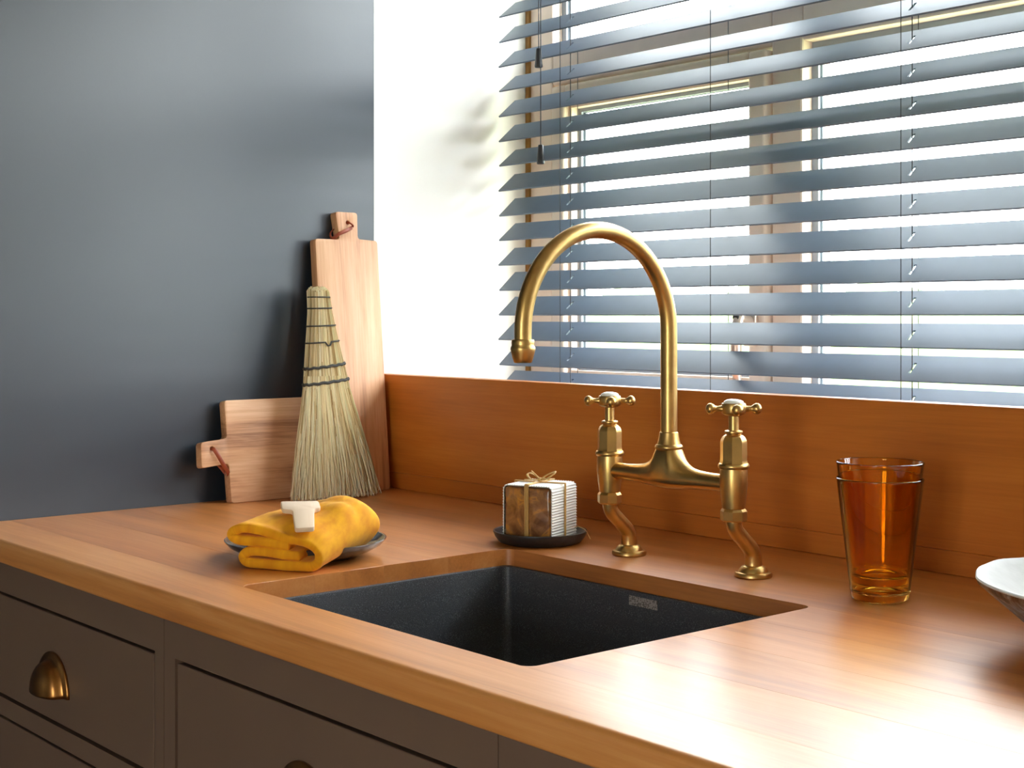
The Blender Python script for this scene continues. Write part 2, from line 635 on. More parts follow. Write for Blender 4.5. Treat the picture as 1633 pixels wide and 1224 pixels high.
# casement handle on the right stile of the left casement
hx, hz = mx1 - 0.030, 1.205
hd = mkobj('window_handle', boxbm(hx - 0.013, hx + 0.013, -0.02, -0.012, hz - 0.035, hz + 0.035, bevel=0.003), M['chrome'], win, smooth=40)
bm = tube([(hx, -0.02, hz + 0.005), (hx, -0.042, hz + 0.005)], 0.010, 16)
tube(spline([(hx, -0.042, hz + 0.012), (hx, -0.05, hz - 0.005), (hx, -0.052, hz - 0.04), (hx, -0.05, hz - 0.08), (hx, -0.046, hz - 0.12)], 6), [0.010] * 8 + [0.009] * 9 + [0.0075] * 8, 14, bm, up=(1, 0, 0))
lever = mkobj('lever', bm, M['chrome'], hd, smooth=50)
mkobj('key_cylinder', tube([(hx, -0.0421, hz + 0.012), (hx, -0.0535, hz + 0.012)], 0.006, 14), M['keyhole'], hd, smooth=40)

o = mkobj('jamb_shadow_line', boxbm(WX0 - 0.0035, WX0 + 0.006, -0.006, 0.0, WZ0, WZ1), M['shadow_line'], win)  # shadow line between jamb and reveal, put in as a coloured strip
o['label'] = 'thin golden brown strip standing in for the shadow line beside the reveal'
# outdoors
tag(mkobj('ground', boxbm(-40, 40, 1.96, 60, -0.45, -0.35), M['grass']), 'overexposed lawn outside the window', kind='structure')
tag(mkobj('ground', boxbm(-40, 40, -60, YB - 0.13, -0.2, -0.1), M['grass']), 'lawn behind the kitchen', kind='structure')
bm = bmesh.new()
bmesh.ops.create_grid(bm, x_segments=160, y_segments=14, size=1)
for v in bm.verts:
    a = v.co.x * 30
    ph = (v.co.y + 1) / 2 * pi
    hgt = 2.05 + 0.22 * sin(a * 1.7) + 0.14 * sin(a * 4.1 + 1) + 0.1 * random.random()
    v.co = (a - 8, 26 - 0.9 * cos(ph) + 0.15 * random.random(), -0.4 + hgt * max(0, sin(ph)) ** 0.5)
hedge = mkobj('hedge', bm, M['hedge'], smooth=180)
tag(hedge, 'long pale hedge far across the lawn outside the window', 'hedge')

# ------------------------------------------------------------------ worktop
wt = empty('worktop', (-1.0, YF, CT))
tag(wt, 'oiled iroko worktop of joined wide boards with a sink cut-out', 'worktop')
TH = 0.031
XE = 0.33


def plank(pts, tint, front=False):
    xs = [p[0] for p in pts]
    ys = [p[1] for p in pts]
    cx, cyy = (min(xs) + max(xs)) / 2, (min(ys) + max(ys)) / 2
    bm = prism([(x - cx, y - cyy) for x, y in pts], -TH, 0, bevel=0.0002)
    if front:
        yf = YF - cyy
        ed = [e for e in bm.edges if all(v.co.y < yf + 0.0012 for v in e.verts) and abs(e.verts[0].co.x - e.verts[1].co.x) > 0.5]
        up = [e for e in ed]
        bm.free()
        bm = bmesh.new()
        x0, x1 = min(xs) - cx, max(xs) - cx
        prof = [(max(ys) - cyy, 0.0)]
        for k in range(7):
            a = pi / 2 * k / 6
            prof.append((yf + 0.007 - 0.007 * sin(a), -0.007 + 0.007 * cos(a)))
        for k in range(5):
            a = pi / 2 * k / 4
            prof.append((yf + 0.004 - 0.004 * cos(a), -TH + 0.004 - 0.004 * sin(a)))
        prof.append((max(ys) - cyy, -TH))
        A = [bm.verts.new((x0, y, z)) for y, z in prof]
        B = [bm.verts.new((x1, y, z)) for y, z in prof]
        bm.faces.new(A)
        bm.faces.new(B[::-1])
        for i in range(len(prof)):
            j = (i + 1) % len(prof)
            bm.faces.new((A[i], A[j], B[j], B[i]))
    o = mkobj('plank', bm, M['worktop'], wt, smooth=40)
    o.location = (cx - wt.location.x, cyy - wt.location.y, 0)
    o.color = (tint[0], tint[1], tint[2], 1)
    return o


def arc(cx, cyy, r, a0, a1, n=6):
    return [(cx + r * cos(radians(a0 + (a1 - a0) * k / n)), cyy + r * sin(radians(a0 + (a1 - a0) * k / n))) for k in range(n + 1)]


R = 0.013
plank([(XL + 0.001, YF), (XE, YF), (XE, SY0), (XL + 0.001, SY0)], (1.15, 1.22, 1.32), front=True)
rows = [SY0, 0.902, 1.000, 1.098, SY1]
tl = [(0.97, 0.93, 0.88), (1.04, 1.02, 0.99), (0.95, 0.92, 0.90), (1.03, 1.0, 0.98)]
tr = [(1.02, 1.0, 0.98), (0.96, 0.94, 0.92), (1.04, 1.02, 1.0), (0.98, 0.94, 0.9)]
for i in range(4):
    y0, y1 = rows[i], rows[i + 1]
    a, b = XL + 0.001, SX0
    if i == 0:
        left = [(a, y0), (b + R, y0)] + arc(b + R, y0 + R, R, 270, 180)[1:] + [(b, y1), (a, y1)]
    elif i == 3:
        left = [(a, y0), (b, y0)] + arc(b + R, y1 - R, R, 180, 90) + [(a, y1)]
    else:
        left = [(a, y0), (b, y0), (b, y1), (a, y1)]
    plank(left, tl[i])
    a, b = SX1, XE
    if i == 0:
        right = [(b, y0), (b, y1), (a, y1)] + arc(a - R, y0 + R, R, 0, -90)
    elif i == 3:
        right = [(b, y0), (b, y1)] + arc(a - R, y1 - R, R, 90, 0) + [(a, y0)]
    else:
        right = [(a, y0), (b, y0), (b, y1), (a, y1)]
    plank(right, tr[i])
plank([(XL + 0.001, SY1), (XE, SY1), (XE, 1.3485), (XL + 0.001, 1.3485)], (0.97, 0.93, 0.90))
plank([(XL + 0.001, 1.3485), (XE, 1.3485), (XE, YW + 0.026), (XL + 0.001, YW + 0.026)], (1.06, 1.03, 1.0))

# upstand: one wide board with a narrow strip glued along its foot
up = empty('upstand', (-0.9, YW, CT))
tag(up, 'tall wooden upstand along the wall under the blind', 'upstand')
for z0, z1, c in ((0.0005, 0.028, (0.90, 0.86, 0.82)), (0.028, 0.1976, (1.0, 0.97, 0.94))):
    o = mkobj('upstand_board', boxbm(-1.169, XE + 0.9, -0.0, 0.026, -(z1 - z0) / 2, (z1 - z0) / 2, bevel=0.0014 if z1 > 0.1 else 0.0006), M['upstand'], up)
    o.location.z = (z0 + z1) / 2
    o.color = (c[0], c[1], c[2], 1)

# ------------------------------------------------------------------ base cabinets
FY = YF + 0.020           # cabinet face
CB = CT - TH              # underside of worktop


def cup_handle(parent, x, ztop):
    """ztop: top of back flange, local to parent (cabinet local, y=0 at the face)."""
    a, b, p = 0.041, 0.043, 0.026
    n, m = 28, 12
    bm = bmesh.new()
    zb = ztop - 0.052
    prof = [(1.2, 0.0), (1.2, -0.0022), (1.16, -0.0036), (1.02, -0.0040), (0.97, -0.0052), (0.93, -0.0100)]
    for k in range(1, m + 1):
        t = pi / 2 * k / m
        prof.append((0.92 * cos(t) + 0.0, -0.010 - (p - 0.010) * sin(t)))
    rings = []
    for s, y in prof:
        s = max(s, 0.0)
        rings.append([bm.verts.new((x + a * s * cos(pi * i / n), y, zb + b * s * sin(pi * i / n))) for i in range(n + 1)])
    for A, B in zip(rings[:-1], rings[1:]):
        for i in range(n):
            if (A[i].co - A[i + 1].co).length < 1e-7 and (B[i].co - B[i + 1].co).length < 1e-7:
                continue
            bm.faces.new((A[i], A[i + 1], B[i + 1], B[i]))
    bmesh.ops.remove_doubles(bm, verts=bm.verts[:], dist=1e-6)
    o = mkobj('cup_handle', bm, M['old_brass'], parent, smooth=50)
    md = o.modifiers.new('thickness', 'SOLIDIFY')
    md.thickness = 0.0016
    md.offset = -1
    return o


def cabinet(x0, x1, label, stile_l, stile_r, name='base_cabinet', drawers=True):
    c = empty(name, (x0, FY, 0))
    tag(c, label, 'cabinet', 'painted base cabinets under the worktop')
    W = x1 - x0 - 0.0012
    H = CB - 0.0008
    g = 0.0045
    bm = bmesh.new()
    box(bm, 0, W, 0.024, 0.04, 0.1, H - (0.19 if not drawers else 0))
    box(bm, 0, 0.018, 0.04, 0.56, 0.1, H)
    box(bm, W - 0.018, W, 0.04, 0.56, 0.1, H)
    box(bm, 0.018, W - 0.018, 0.04, 0.56, 0.1, 0.118)
    box(bm, 0.018, W - 0.018, 0.55, 0.56, 0.118, H)
    mkobj('carcass', bm, M['gap'], c)
    z1 = CT - 0.078
    z0 = CT - 0.222
    z2 = CT - 0.2466
    bm = bmesh.new()
    xl, xr = stile_l, W - stile_r
    box(bm, 0, xl, 0, 0.024, 0.1, H)
    box(bm, xr, W, 0, 0.024, 0.1, H)
    box(bm, xl, xr, 0, 0.024, z1, H)
    box(bm, xl, xr, 0, 0.024, z2, z0)
    box(bm, xl, xr, 0, 0.024, 0.1, 0.13)
    bmesh.ops.remove_doubles(bm, verts=bm.verts[:], dist=1e-6)
    mkobj('face_frame', bm, M['cabinet'], c)
    mkobj('plinth', boxbm(0, W, 0.06, 0.075, 0.0, 0.1), M['cabinet'], c)
    dr = mkobj('drawer_front', boxbm(xl + g, xr - g, 0.0005, 0.022, z0 + g, z1 - g, bevel=0.0012), M['cabinet'], c)
    cup_handle(dr, (xl + xr) / 2, CT - 0.1287)
    d2 = empty('door')
    d2.parent = c
    fr = 0.07
    dx0, dx1, dz0, dz1 = xl + g, xr - g, 0.13 + g, z2 - g
    mkobj('door_rail', boxbm(dx0 + fr, dx1 - fr, 0.0005, 0.022, dz1 - fr, dz1, bevel=0.001), M['cabinet'], d2)
    mkobj('door_rail', boxbm(dx0 + fr, dx1 - fr, 0.0005, 0.022, dz0, dz0 + fr, bevel=0.001), M['cabinet'], d2)
    mkobj('door_stile', boxbm(dx0, dx0 + fr, 0.0005, 0.022, dz0, dz1, bevel=0.001), M['cabinet'], d2)
    mkobj('door_stile', boxbm(dx1 - fr, dx1, 0.0005, 0.022, dz0, dz1, bevel=0.001), M['cabinet'], d2)
    mkobj('door_panel', boxbm(dx0 + fr, dx1 - fr, 0.010, 0.02, dz0 + fr, dz1 - fr), M['cabinet'], d2)
    return c


cabinet(XL + 0.002, -1.463, 'brown grey painted cabinet nearest the dark wall, brass cup handle in full view', 0.021, 0.0213)
cabinet(-1.463, -0.8833, 'brown grey painted cabinet under the sink', 0.0255, 0.0255, drawers=False)
cabinet(-0.8833, 0.32, 'dark brown grey painted cabinet at the bottom edge, right of the sink cabinet', 0.0255, 0.0255)

# ------------------------------------------------------------------ sink
sk = empty('sink', ((SX0 + SX1) / 2, (SY0 + SY1) / 2, CT))
tag(sk, 'black speckled undermount sink set below the wooden worktop', 'sink')


def rrect(hx, hy, r, n=6):
    pts = []
    for sx, sy, a in ((1, 1, 0), (-1, 1, 90), (-1, -1, 180), (1, -1, 270)):
        for k in range(n + 1):
            t = radians(a + 90 * k / n)
            pts.append((sx * (hx - r) + r * cos(t), sy * (hy - r) + r * sin(t)))
    return pts


HX, HY = (SX1 - SX0) / 2 - 0.0008, (SY1 - SY0) / 2 - 0.0008
bm = bmesh.new()
levels = [(HX, HY, R, -0.20), (HX, HY, R, -0.0215), (HX - 0.001, HY - 0.001, R - 0.001, -0.0205), (HX - 0.003, HY - 0.003, R - 0.003, -0.0200), (HX - 0.005, HY - 0.005, 0.012, -0.0212), (HX - 0.0056, HY - 0.0056, 0.012, -0.024),
          (HX - 0.0085, HY - 0.0085, 0.014, -0.12), (HX - 0.0105, HY - 0.0105, 0.016, -0.178), (HX - 0.014, HY - 0.014, 0.018, -0.188), (HX - 0.022, HY - 0.022, 0.02, -0.194), (HX * 0.4, HY * 0.4, 0.03, -0.1965), (0.03, 0.03, 0.0299, -0.198)]
rings = [[bm.verts.new((x, y, z)) for x, y in rrect(a, b, r)] for a, b, r, z in levels]
for A, B in zip(rings[:-1], rings[1:]):
    n = len(A)
    for i in range(n):
        j = (i + 1) % n
        bm.faces.new((A[i], A[j], B[j], B[i]))
bm.faces.new(rings[-1])
mkobj('basin', bm, M['sink'], sk, smooth=40)
mkobj('drain', lathe([(0, 0), (0.02, 0.0), (0.024, 0.002), (0.042, 0.003), (0.044, 0.0), (0.044, -0.002)], 32, cz=-0.1965), M['drain'], sk, smooth=40)
lx = -1.1515 - sk.location.x
yy = HY - 0.0061
bm = boxbm(lx - 0.0225, lx + 0.0225, yy - 0.0009, yy - 0.0001, -0.0365, -0.0255)
o = mkobj('maker_label', bm, M['sticker'], sk)
o['label'] = 'small silver maker label'

# ------------------------------------------------------------------ bridge tap
TXL, TXR, TY, TFY = -1.2655, -1.0655, 1.246, 1.2803
tap = empty('bridge_tap', ((TXL + TXR) / 2, TY, CT))
tag(tap, 'aged brass bridge mixer tap with swan neck spout behind the sink', 'tap')
br = M['brass']
S2 = (TXR - TXL) / 2


def column(sx):
    ox = sx * S2
    foot_y = TFY - TY
    # foot flange
    bm = lathe([(0, 0.0), (0.0208, 0.0), (0.0216, 0.001), (0.0216, 0.0035), (0.0205, 0.0052), (0.0172, 0.0058), (0.0162, 0.0085), (0.0138, 0.0115), (0.0105, 0.0130), (0, 0.0130)], 40, cx=ox, cy_=foot_y, cz=0.0003)
    mkobj('foot_flange', bm, br, tap, smooth=35)
    # cranked leg
    pts = spline([(ox, foot_y, 0.008), (ox, foot_y, 0.020), (ox, foot_y - 0.0035, 0.031), (ox, foot_y * 0.5, 0.044), (ox, 0.0040, 0.056), (ox, 0.0, 0.066), (ox, 0.0, 0.074)], 6)
    mkobj('leg', tube(pts, [0.0104 - 0.0014 * min(1, i / 18) for i in range(len(pts))], 24, up=(1, 0, 0)), br, tap, smooth=60)
    # lower nut with six flats
    bm = lathe([(0.0095, 0.0672), (0.0135, 0.0672), (0.0152, 0.0690), (0.0152, 0.0785), (0.0138, 0.0805), (0.0125, 0.0820), (0.0095, 0.0822)], 8, cx=ox, a0=pi / 8 + 0.25)
    mkobj('nut', bm, br, tap, smooth=20)
    # valve body
    bm = lathe([(0.010, 0.0815), (0.0128, 0.0818), (0.0134, 0.0860), (0.0146, 0.0945), (0.0156, 0.1050), (0.0160, 0.1130), (0.0158, 0.1220), (0.0152, 0.1270), (0.010, 0.1274)], 36, cx=ox)
    mkobj('valve_body', bm, br, tap, smooth=50)
    # collar and faceted bonnet
    bm = lathe([(0.0120, 0.1262), (0.0165, 0.1266), (0.0178, 0.1285), (0.0178, 0.1305), (0.0166, 0.1325), (0.0150, 0.1330), (0.010, 0.1330)], 40, cx=ox)
    mkobj('collar', bm, br, tap, smooth=40)
    bm = lathe([(0.0165, 0.1320), (0.0156, 0.1345), (0.0152, 0.1370), (0.0152, 0.1560), (0.0146, 0.1592), (0.0128, 0.1625), (0.0102, 0.1646), (0.0085, 0.1652)], 8, cx=ox, a0=pi / 8 + 0.2)
    mkobj('bonnet', bm, br, tap, smooth=22)
    bm = lathe([(0.006, 0.1640), (0.0082, 0.1645), (0.0085, 0.1660), (0.0100, 0.1668), (0.0104, 0.1680), (0.0100, 0.1694), (0.0080, 0.1700), (0.0060, 0.1700), (0.0058, 0.1720), (0.0058, 0.1860), (0.0085, 0.1872), (0, 0.1874)], 32, cx=ox)
    mkobj('spindle', bm, br, tap, smooth=40)
    # cross head
    bm = lathe([(0.006, 0.1862), (0.0098, 0.1872), (0.0130, 0.1888), (0.0138, 0.1905), (0.0138, 0.1995), (0.0130, 0.2008), (0, 0.2008)], 36, cx=ox)
    for k in range(4):
        a = radians(50 + 90 * k)
        dx, dy = cos(a), sin(a)
        L = 0.0315
        pr = [(0.010, 0.0050), (0.0150, 0.0034), (0.0190, 0.0030), (0.0212, 0.0036), (0.0230, 0.0052), (0.0255, 0.0064), (0.0282, 0.0062), (0.0304, 0.0046), (0.0317, 0.0020)]
        tube([(ox + dx * r, dy * r, 0.1945) for r, _ in pr], [q for _, q in pr], 18, bm)
    ch = mkobj('cross_handle', bm, br, tap, smooth=45)
    o = mkobj('indice_cap', lathe([(0.0112, 0.2000), (0.0116, 0.2012), (0.0108, 0.2030), (0.0080, 0.2046), (0.0040, 0.2053), (0, 0.2054)], 36, cx=ox), M['porcelain'], ch, smooth=60)
    o['label'] = 'white porcelain cap'


column(-1)
column(1)
# bridge, lofted
xs_t = [0, 0.008, 0.0125, 0.0155, 0.018, 0.022, 0.029, 0.038, 0.052, 0.075, 0.10]
zt_ = [0.156, 0.154, 0.1485, 0.1425, 0.1370, 0.1315, 0.1260, 0.1222, 0.1198, 0.1188, 0.1195]
zb_ = [0.0950, 0.0951, 0.0953, 0.0954, 0.0956, 0.0959, 0.0965, 0.0973, 0.0982, 0.0990, 0.0985]
wd_ = [0.0182, 0.0180, 0.0176, 0.0172, 0.0166, 0.0156, 0.0142, 0.0128, 0.0114, 0.0104, 0.0106]
bm = bmesh.new()
xs = sorted(set([round(-S2 + S2 * 2 * i / 96, 5) for i in range(97)]))
rings = []
smooth_pts = spline(list(zip(xs_t, zt_, zb_, wd_)), 8)
sxs = [p[0] for p in smooth_pts]
for x in xs:
    ax = abs(x)
    t_, b_, w_ = (interp(ax, sxs, [p[i] for p in smooth_pts]) for i in (1, 2, 3))
    zc = 0.1085
    ring = []
    for k in range(28):
        a = 2 * pi * k / 28
        s = sin(a)
        z = zc + (t_ - zc) * s if s > 0 else zc + (zc - b_) * s
        ring.append(bm.verts.new((x, w_ * cos(a), z)))
    rings.append(ring)
for A, B in zip(rings[:-1], rings[1:]):
    for i in range(28):
        j = (i + 1) % 28
        bm.faces.new((A[i], A[j], B[j], B[i]))
bm.faces.new(rings[0])
bm.faces.new(rings[-1][::-1])
mkobj('bridge', bm, br, tap, smooth=60)
mkobj('spout_collar', lathe([(0.009, 0.1410), (0.0152, 0.1412), (0.0166, 0.1428), (0.0168, 0.1448), (0.0158, 0.1466), (0.0142, 0.1476), (0.0128, 0.1525), (0.0116, 0.1590), (0.0112, 0.1615), (0.0098, 0.1625)], 40), br, tap, smooth=40)
pts = [(0, 0, 0.150 + (0.282 - 0.150) * i / 6) for i in range(6)]
AR = 0.115
for k in range(37):
    a = pi * k / 36
    pts.append((0, -AR + AR * cos(a), 0.282 + AR * sin(a)))
pts += [(0, -2 * AR, 0.280), (0, -2 * AR, 0.272)]
mkobj('spout', tube(pts, [0.0100 - 0.0006 * i / len(pts) for i in range(len(pts))], 32, up=(1, 0, 0)), br, tap, smooth=60)
mkobj('aerator', lathe([(0.0095, 0.2745), (0.0118, 0.2742), (0.0124, 0.2730), (0.0124, 0.2700), (0.0122, 0.2680), (0.0134, 0.2655), (0.0136, 0.2635), (0.0128, 0.2600), (0.0112, 0.2540), (0.0098, 0.2498), (0.0090, 0.2490), (0.0078, 0.2500), (0.0078, 0.262)], 36, cy_=-2 * AR), br, tap, smooth=40)

# ------------------------------------------------------------------ cutting boards (face towards +x, leaning on the dark wall)
def outline_board(pts, r=0.006, n=4):
    """Round the corners of an outline."""
    out = []
    m = len(pts)
    for i in range(m):
        p, a, b = Vector(pts[i]), Vector(pts[i - 1]), Vector(pts[(i + 1) % m])
        da, db = (a - p), (b - p)
        rr = min(r, da.length * 0.45, db.length * 0.45)
        p0, p1 = p + da.normalized() * rr, p + db.normalized() * rr
        for k in range(n + 1):
            t = k / n
            q = p0 * (1 - t) ** 2 + p * 2 * t * (1 - t) + p1 * t * t
            out.append((q.x, q.y))
    return out


def cutting_board(name, label, pts, thick, base, lean, hole, thong, grain_axis):
    root = empty(name, base)
    tag(root, label, 'chopping board', 'wooden chopping boards leaning on the dark wall')
    # outline in (y, z); thickness towards -x from the face at x = 0
    o2 = outline_board(pts)
    bm = bmesh.new()
    # hole is bridged into the outline
    hy, hz, hr = hole
    F = [bm.verts.new((0, y, z)) for y, z in o2]
    B = [bm.verts.new((-thick, y, z)) for y, z in o2]
    Hf = [bm.verts.new((0, hy + hr * cos(2 * pi * k / 14), hz + hr * sin(2 * pi * k / 14))) for k in range(14)]
    Hb = [bm.verts.new((-thick, v.co.y, v.co.z)) for v in Hf]
    for L, Hh in ((F, Hf), (B, Hb)):
        es = [bm.edges.new((L[i], L[(i + 1) % len(L)])) for i in range(len(L))] + [bm.edges.new((Hh[i], Hh[(i + 1) % 14])) for i in range(14)]
        bmesh.ops.triangle_fill(bm, use_beauty=True, use_dissolve=False, edges=es, normal=(1, 0, 0))
    for i in range(len(F)):
        j = (i + 1) % len(F)
        bm.faces.new((F[i], F[j], B[j], B[i]))
    for i in range(14):
        j = (i + 1) % 14
        bm.faces.new((Hf[i], Hf[j], Hb[j], Hb[i]))
    bmesh.ops.recalc_face_normals(bm, faces=bm.faces[:])
    ed = [e for e in bm.edges if len(e.link_faces) == 2 and e.calc_face_angle() > 1.2]
    bmesh.ops.bevel(bm, geom=ed, offset=0.0016, segments=2, affect='EDGES', profile=0.5)
    o = mkobj('board', bm, grain_axis, root, smooth=35)
    root.rotation_euler = (0, -lean, 0)
    for path, wdt in thong:
        t = mkobj('leather_thong', tube(spline(path, 8), wdt, 10, flat=0.35, up=(1, 0, 0)), M['leather'], root, smooth=60)
        t['label'] = 'reddish leather thong'
    return root


M['board_h'] = wood('pale_teak_board_lengthwise', lin(140, 88, 56), lin(214, 160, 120), lin(236, 192, 152), axis=1, rough=0.5, fig=1.6, spread=0.16, fine=0.5)
# tall board
Lr = math.atan2(0.040, 0.43)
hk = 1.383 - 1.384
tall_pts = [(-0.064, 0.0), (0.064, 0.0), (0.064, 0.432), (0.0235, 0.434), (0.0250, 0.480), (-0.0205, 0.480), (-0.0150, 0.432), (-0.064, 0.432)]
cutting_board('chopping_board', 'tall wooden chopping board standing upright in the corner behind the straw brush', tall_pts, 0.018, (-2.0085, 1.384, CT + 0.0004), Lr, (0.004, 0.462, 0.0035),
              [([(-0.010, 0.004, 0.462), (0.003, 0.004, 0.4612), (0.005, 0.010, 0.457), (0.002, 0.0115, 0.4545)], 0.0022), ([(0.001, 0.0105, 0.453), (0.006, -0.002, 0.4475), (0.004, -0.018, 0.441), (-0.006, -0.026, 0.434), (-0.012, -0.024, 0.446), (-0.0185, 0.002, 0.461)], 0.0032)], M['board'])
# low board, handle towards the room
low_pts = [(0.0, 0.0), (0.168, 0.0), (0.168, 0.165), (0.0, 0.165), (0.0, 0.104), (-0.047, 0.100), (-0.0485, 0.059), (0.0, 0.0635)]
cutting_board('chopping_board', 'low wooden chopping board on its long side, handle with red thong towards the room', low_pts, 0.018, (-2.022, 1.1455, CT + 0.0004), math.atan2(0.024, 0.165), (-0.028, 0.089, 0.0032),
              [([(-0.018, -0.028, 0.089), (0.002, -0.028, 0.0888), (0.006, -0.024, 0.082), (0.006, -0.014, 0.064), (0.001, -0.0035, 0.050), (-0.012, 0.003, 0.046), (-0.0185, -0.010, 0.066), (-0.0185, -0.026, 0.087)], 0.0034)], M['board_h'])

# ------------------------------------------------------------------ straw hand brush
hb = empty('hand_brush', (-1.966, 1.3085, CT + 0.0003))
tag(hb, 'straw whisk brush with dark twine bindings leaning on the boards', 'brush')
HT = 0.345
LEAN = math.atan2(0.057, HT)


def prof_w(z):   # half width along y
    return interp(z, [0, 0.05, 0.10, 0.15, 0.187, 0.21, 0.248, 0.28, 0.31, 0.33, 0.345], [0.086, 0.076, 0.064, 0.052, 0.0435, 0.0395, 0.0325, 0.0262, 0.0212, 0.0185, 0.0195])


def prof_d(z):   # half depth along x
    return interp(z, [0, 0.10, 0.187, 0.248, 0.31, 0.345], [0.024, 0.0185, 0.0125, 0.0135, 0.0150, 0.0165])


def bx(z):
    return -0.057 * z / HT


rs = random.Random(3)


def sheaf(n, za, zb, rad, wob, segs, surface=False, curl=0.0):
    bm = bmesh.new()
    for i in range(n):
        ang = rs.uniform(0, 2 * pi)
        q = 1.0 if surface else math.sqrt(rs.uniform(0.25, 1.0))
        cu, cv = q * cos(ang), q * sin(ang)
        f = rs.uniform(0.0, 0.016) * (1 if curl else 0.35)
        ph1, ph2 = rs.uniform(0, 6.28), rs.uniform(0, 6.28)
        fr = rs.uniform(20, 60)
        pts = []
        rr = []
        r0 = rad * rs.uniform(0.7, 1.3)
        z_a = za + rs.uniform(-0.004, 0.004) * (0 if curl else 1)
        for k in range(segs + 1):
            t = k / segs
            z = z_a + (zb + (f if zb < za else 0.006 - 0.011 * q * q + 0.5 * (f - 0.003)) - z_a) * t
            wv = wob * (t if curl else 0.4)
            y = cu * prof_w(max(z, 0)) + wv * sin(fr * z + ph1)
            x = bx(z) + cv * prof_d(max(z, 0)) + wv * 0.7 * sin(fr * z * 1.1 + ph2)
            pts.append((x, y, z))
            rr.append(r0 * (1.0 - 0.45 * t if curl else 1.0))
        tube(pts, rr, 3, bm, cap=True)
    return bm


core = bmesh.new()
rings = []
for z in (0.006, 0.05, 0.1, 0.15, 0.187, 0.248, 0.31, 0.338):
    rings.append([core.verts.new((bx(z) + 0.80 * prof_d(z) * sin(2 * pi * k / 20), 0.84 * prof_w(z) * cos(2 * pi * k / 20), z)) for k in range(20)])
for A, B in zip(rings[:-1], rings[1:]):
    for i in range(20):
        core.faces.new((A[i], A[(i + 1) % 20], B[(i + 1) % 20], B[i]))
core.faces.new(rings[0][::-1])
core.faces.new(rings[-1])
mkobj('brush_core', core, M['straw'], hb, smooth=180)
o = mkobj('handle_stalks', sheaf(330, 0.182, HT, 0.0014, 0.0007, 5, surface=False), M['straw'], hb)
o['kind'] = 'stuff'
o = mkobj('bristles', sheaf(2100, 0.200, 0.0006, 0.00100, 0.0030, 10, curl=1.0), M['straw'], hb)
o['kind'] = 'stuff'


def ring_binding(z, rad, tilt=0.0, notch=False, twist=False):
    pts = []
    N = 48
    for k in range(N + 1):
        a = 2 * pi * k / N
        zz = z + tilt * cos(a) + (0.0008 * sin(a * 14) if twist else 0)
        dip = 0.0
        if notch and cos(a * 1.0) > -0.05 and cos(a) < 0.25 and sin(a) > 0:
            dip = 0.006
        zz -= dip
        pts.append((bx(zz) + (prof_d(zz) + 0.0012) * sin(a), (prof_w(zz) + 0.0010) * cos(a), zz))
    return tube(pts, rad, 8, cap=False)


for z, rad, tl_, nt, tw in ((0.3305, 0.0011, 0.0, False, False), (0.3120, 0.0012, 0.0005, False, False), (0.2830, 0.0013, 0.001, False, False), (0.2560, 0.0013, 0.002, True, False), (0.2160, 0.0024, 0.004, False, True), (0.1900, 0.0026, 0.004, False, True)):
    mkobj('twine_binding', ring_binding(z, rad, tl_, nt, tw), M['binding'], hb, smooth=60)

# ------------------------------------------------------------------ plate with napkin
PX, PY = -1.519, 0.965
pl = lathe([(0, 0.004), (0.052, 0.004), (0.054, 0.0), (0.060, 0.0), (0.064, 0.003), (0.082, 0.0085), (0.094, 0.0150), (0.0995, 0.0210), (0.1003, 0.0228), (0.0990, 0.0235), (0.0970, 0.0225), (0.0900, 0.0165), (0.078, 0.0115), (0.060, 0.0085), (0, 0.0078)], 72)
plate = mkobj('plate', pl, M['plate'], smooth=60, loc=(PX, PY, CT + 0.0003))
tag(plate, 'round glazed charcoal plate under the mustard napkin left of the sink', 'plate')

P0 = Vector((-1.4075, 0.911, CT))
E1 = Vector((0.870, 0.493, 0))
E2 = Vector((-0.400, 0.9165, 0))
W_, L_ = 0.113, 0.118
NSQ = 0.90
front = [(0.086, 0.0175), (0.060, 0.0190), (0.030, 0.0205), (0.010, 0.0195), (0.0005, 0.0130), (0.006, 0.0068), (0.020, 0.0060), (0.050, 0.0060), (0.085, 0.0060), (0.103, 0.0068), (0.1110, 0.0130), (0.1090, 0.0240), (0.096, 0.0320), (0.070, 0.0365), (0.040, 0.0425), (0.014, 0.0470), (-0.004, 0.0455), (-0.009, 0.0390), (0.002, 0.0335), (0.030, 0.0325), (0.055, 0.0305), (0.070, 0.0295)]
back = [(0.086, 0.0300), (0.060, 0.0310), (0.030, 0.0320), (0.012, 0.0310), (0.005, 0.0250), (0.008, 0.0190), (0.020, 0.0180), (0.050, 0.0180), (0.085, 0.0185), (0.106, 0.0240), (0.1200, 0.0440), (0.1150, 0.0640), (0.098, 0.0740), (0.074, 0.0720), (0.040, 0.0640), (0.014, 0.0590), (0.002, 0.0560), (-0.002, 0.0500), (0.008, 0.0450), (0.030, 0.0440), (0.055, 0.0430), (0.070, 0.0420)]
fs, bs = spline(front, 4), spline(back, 4)
NQ = 22
bm = bmesh.new()
uv = bm.loops.layers.uv.new('UVMap')
grid = []
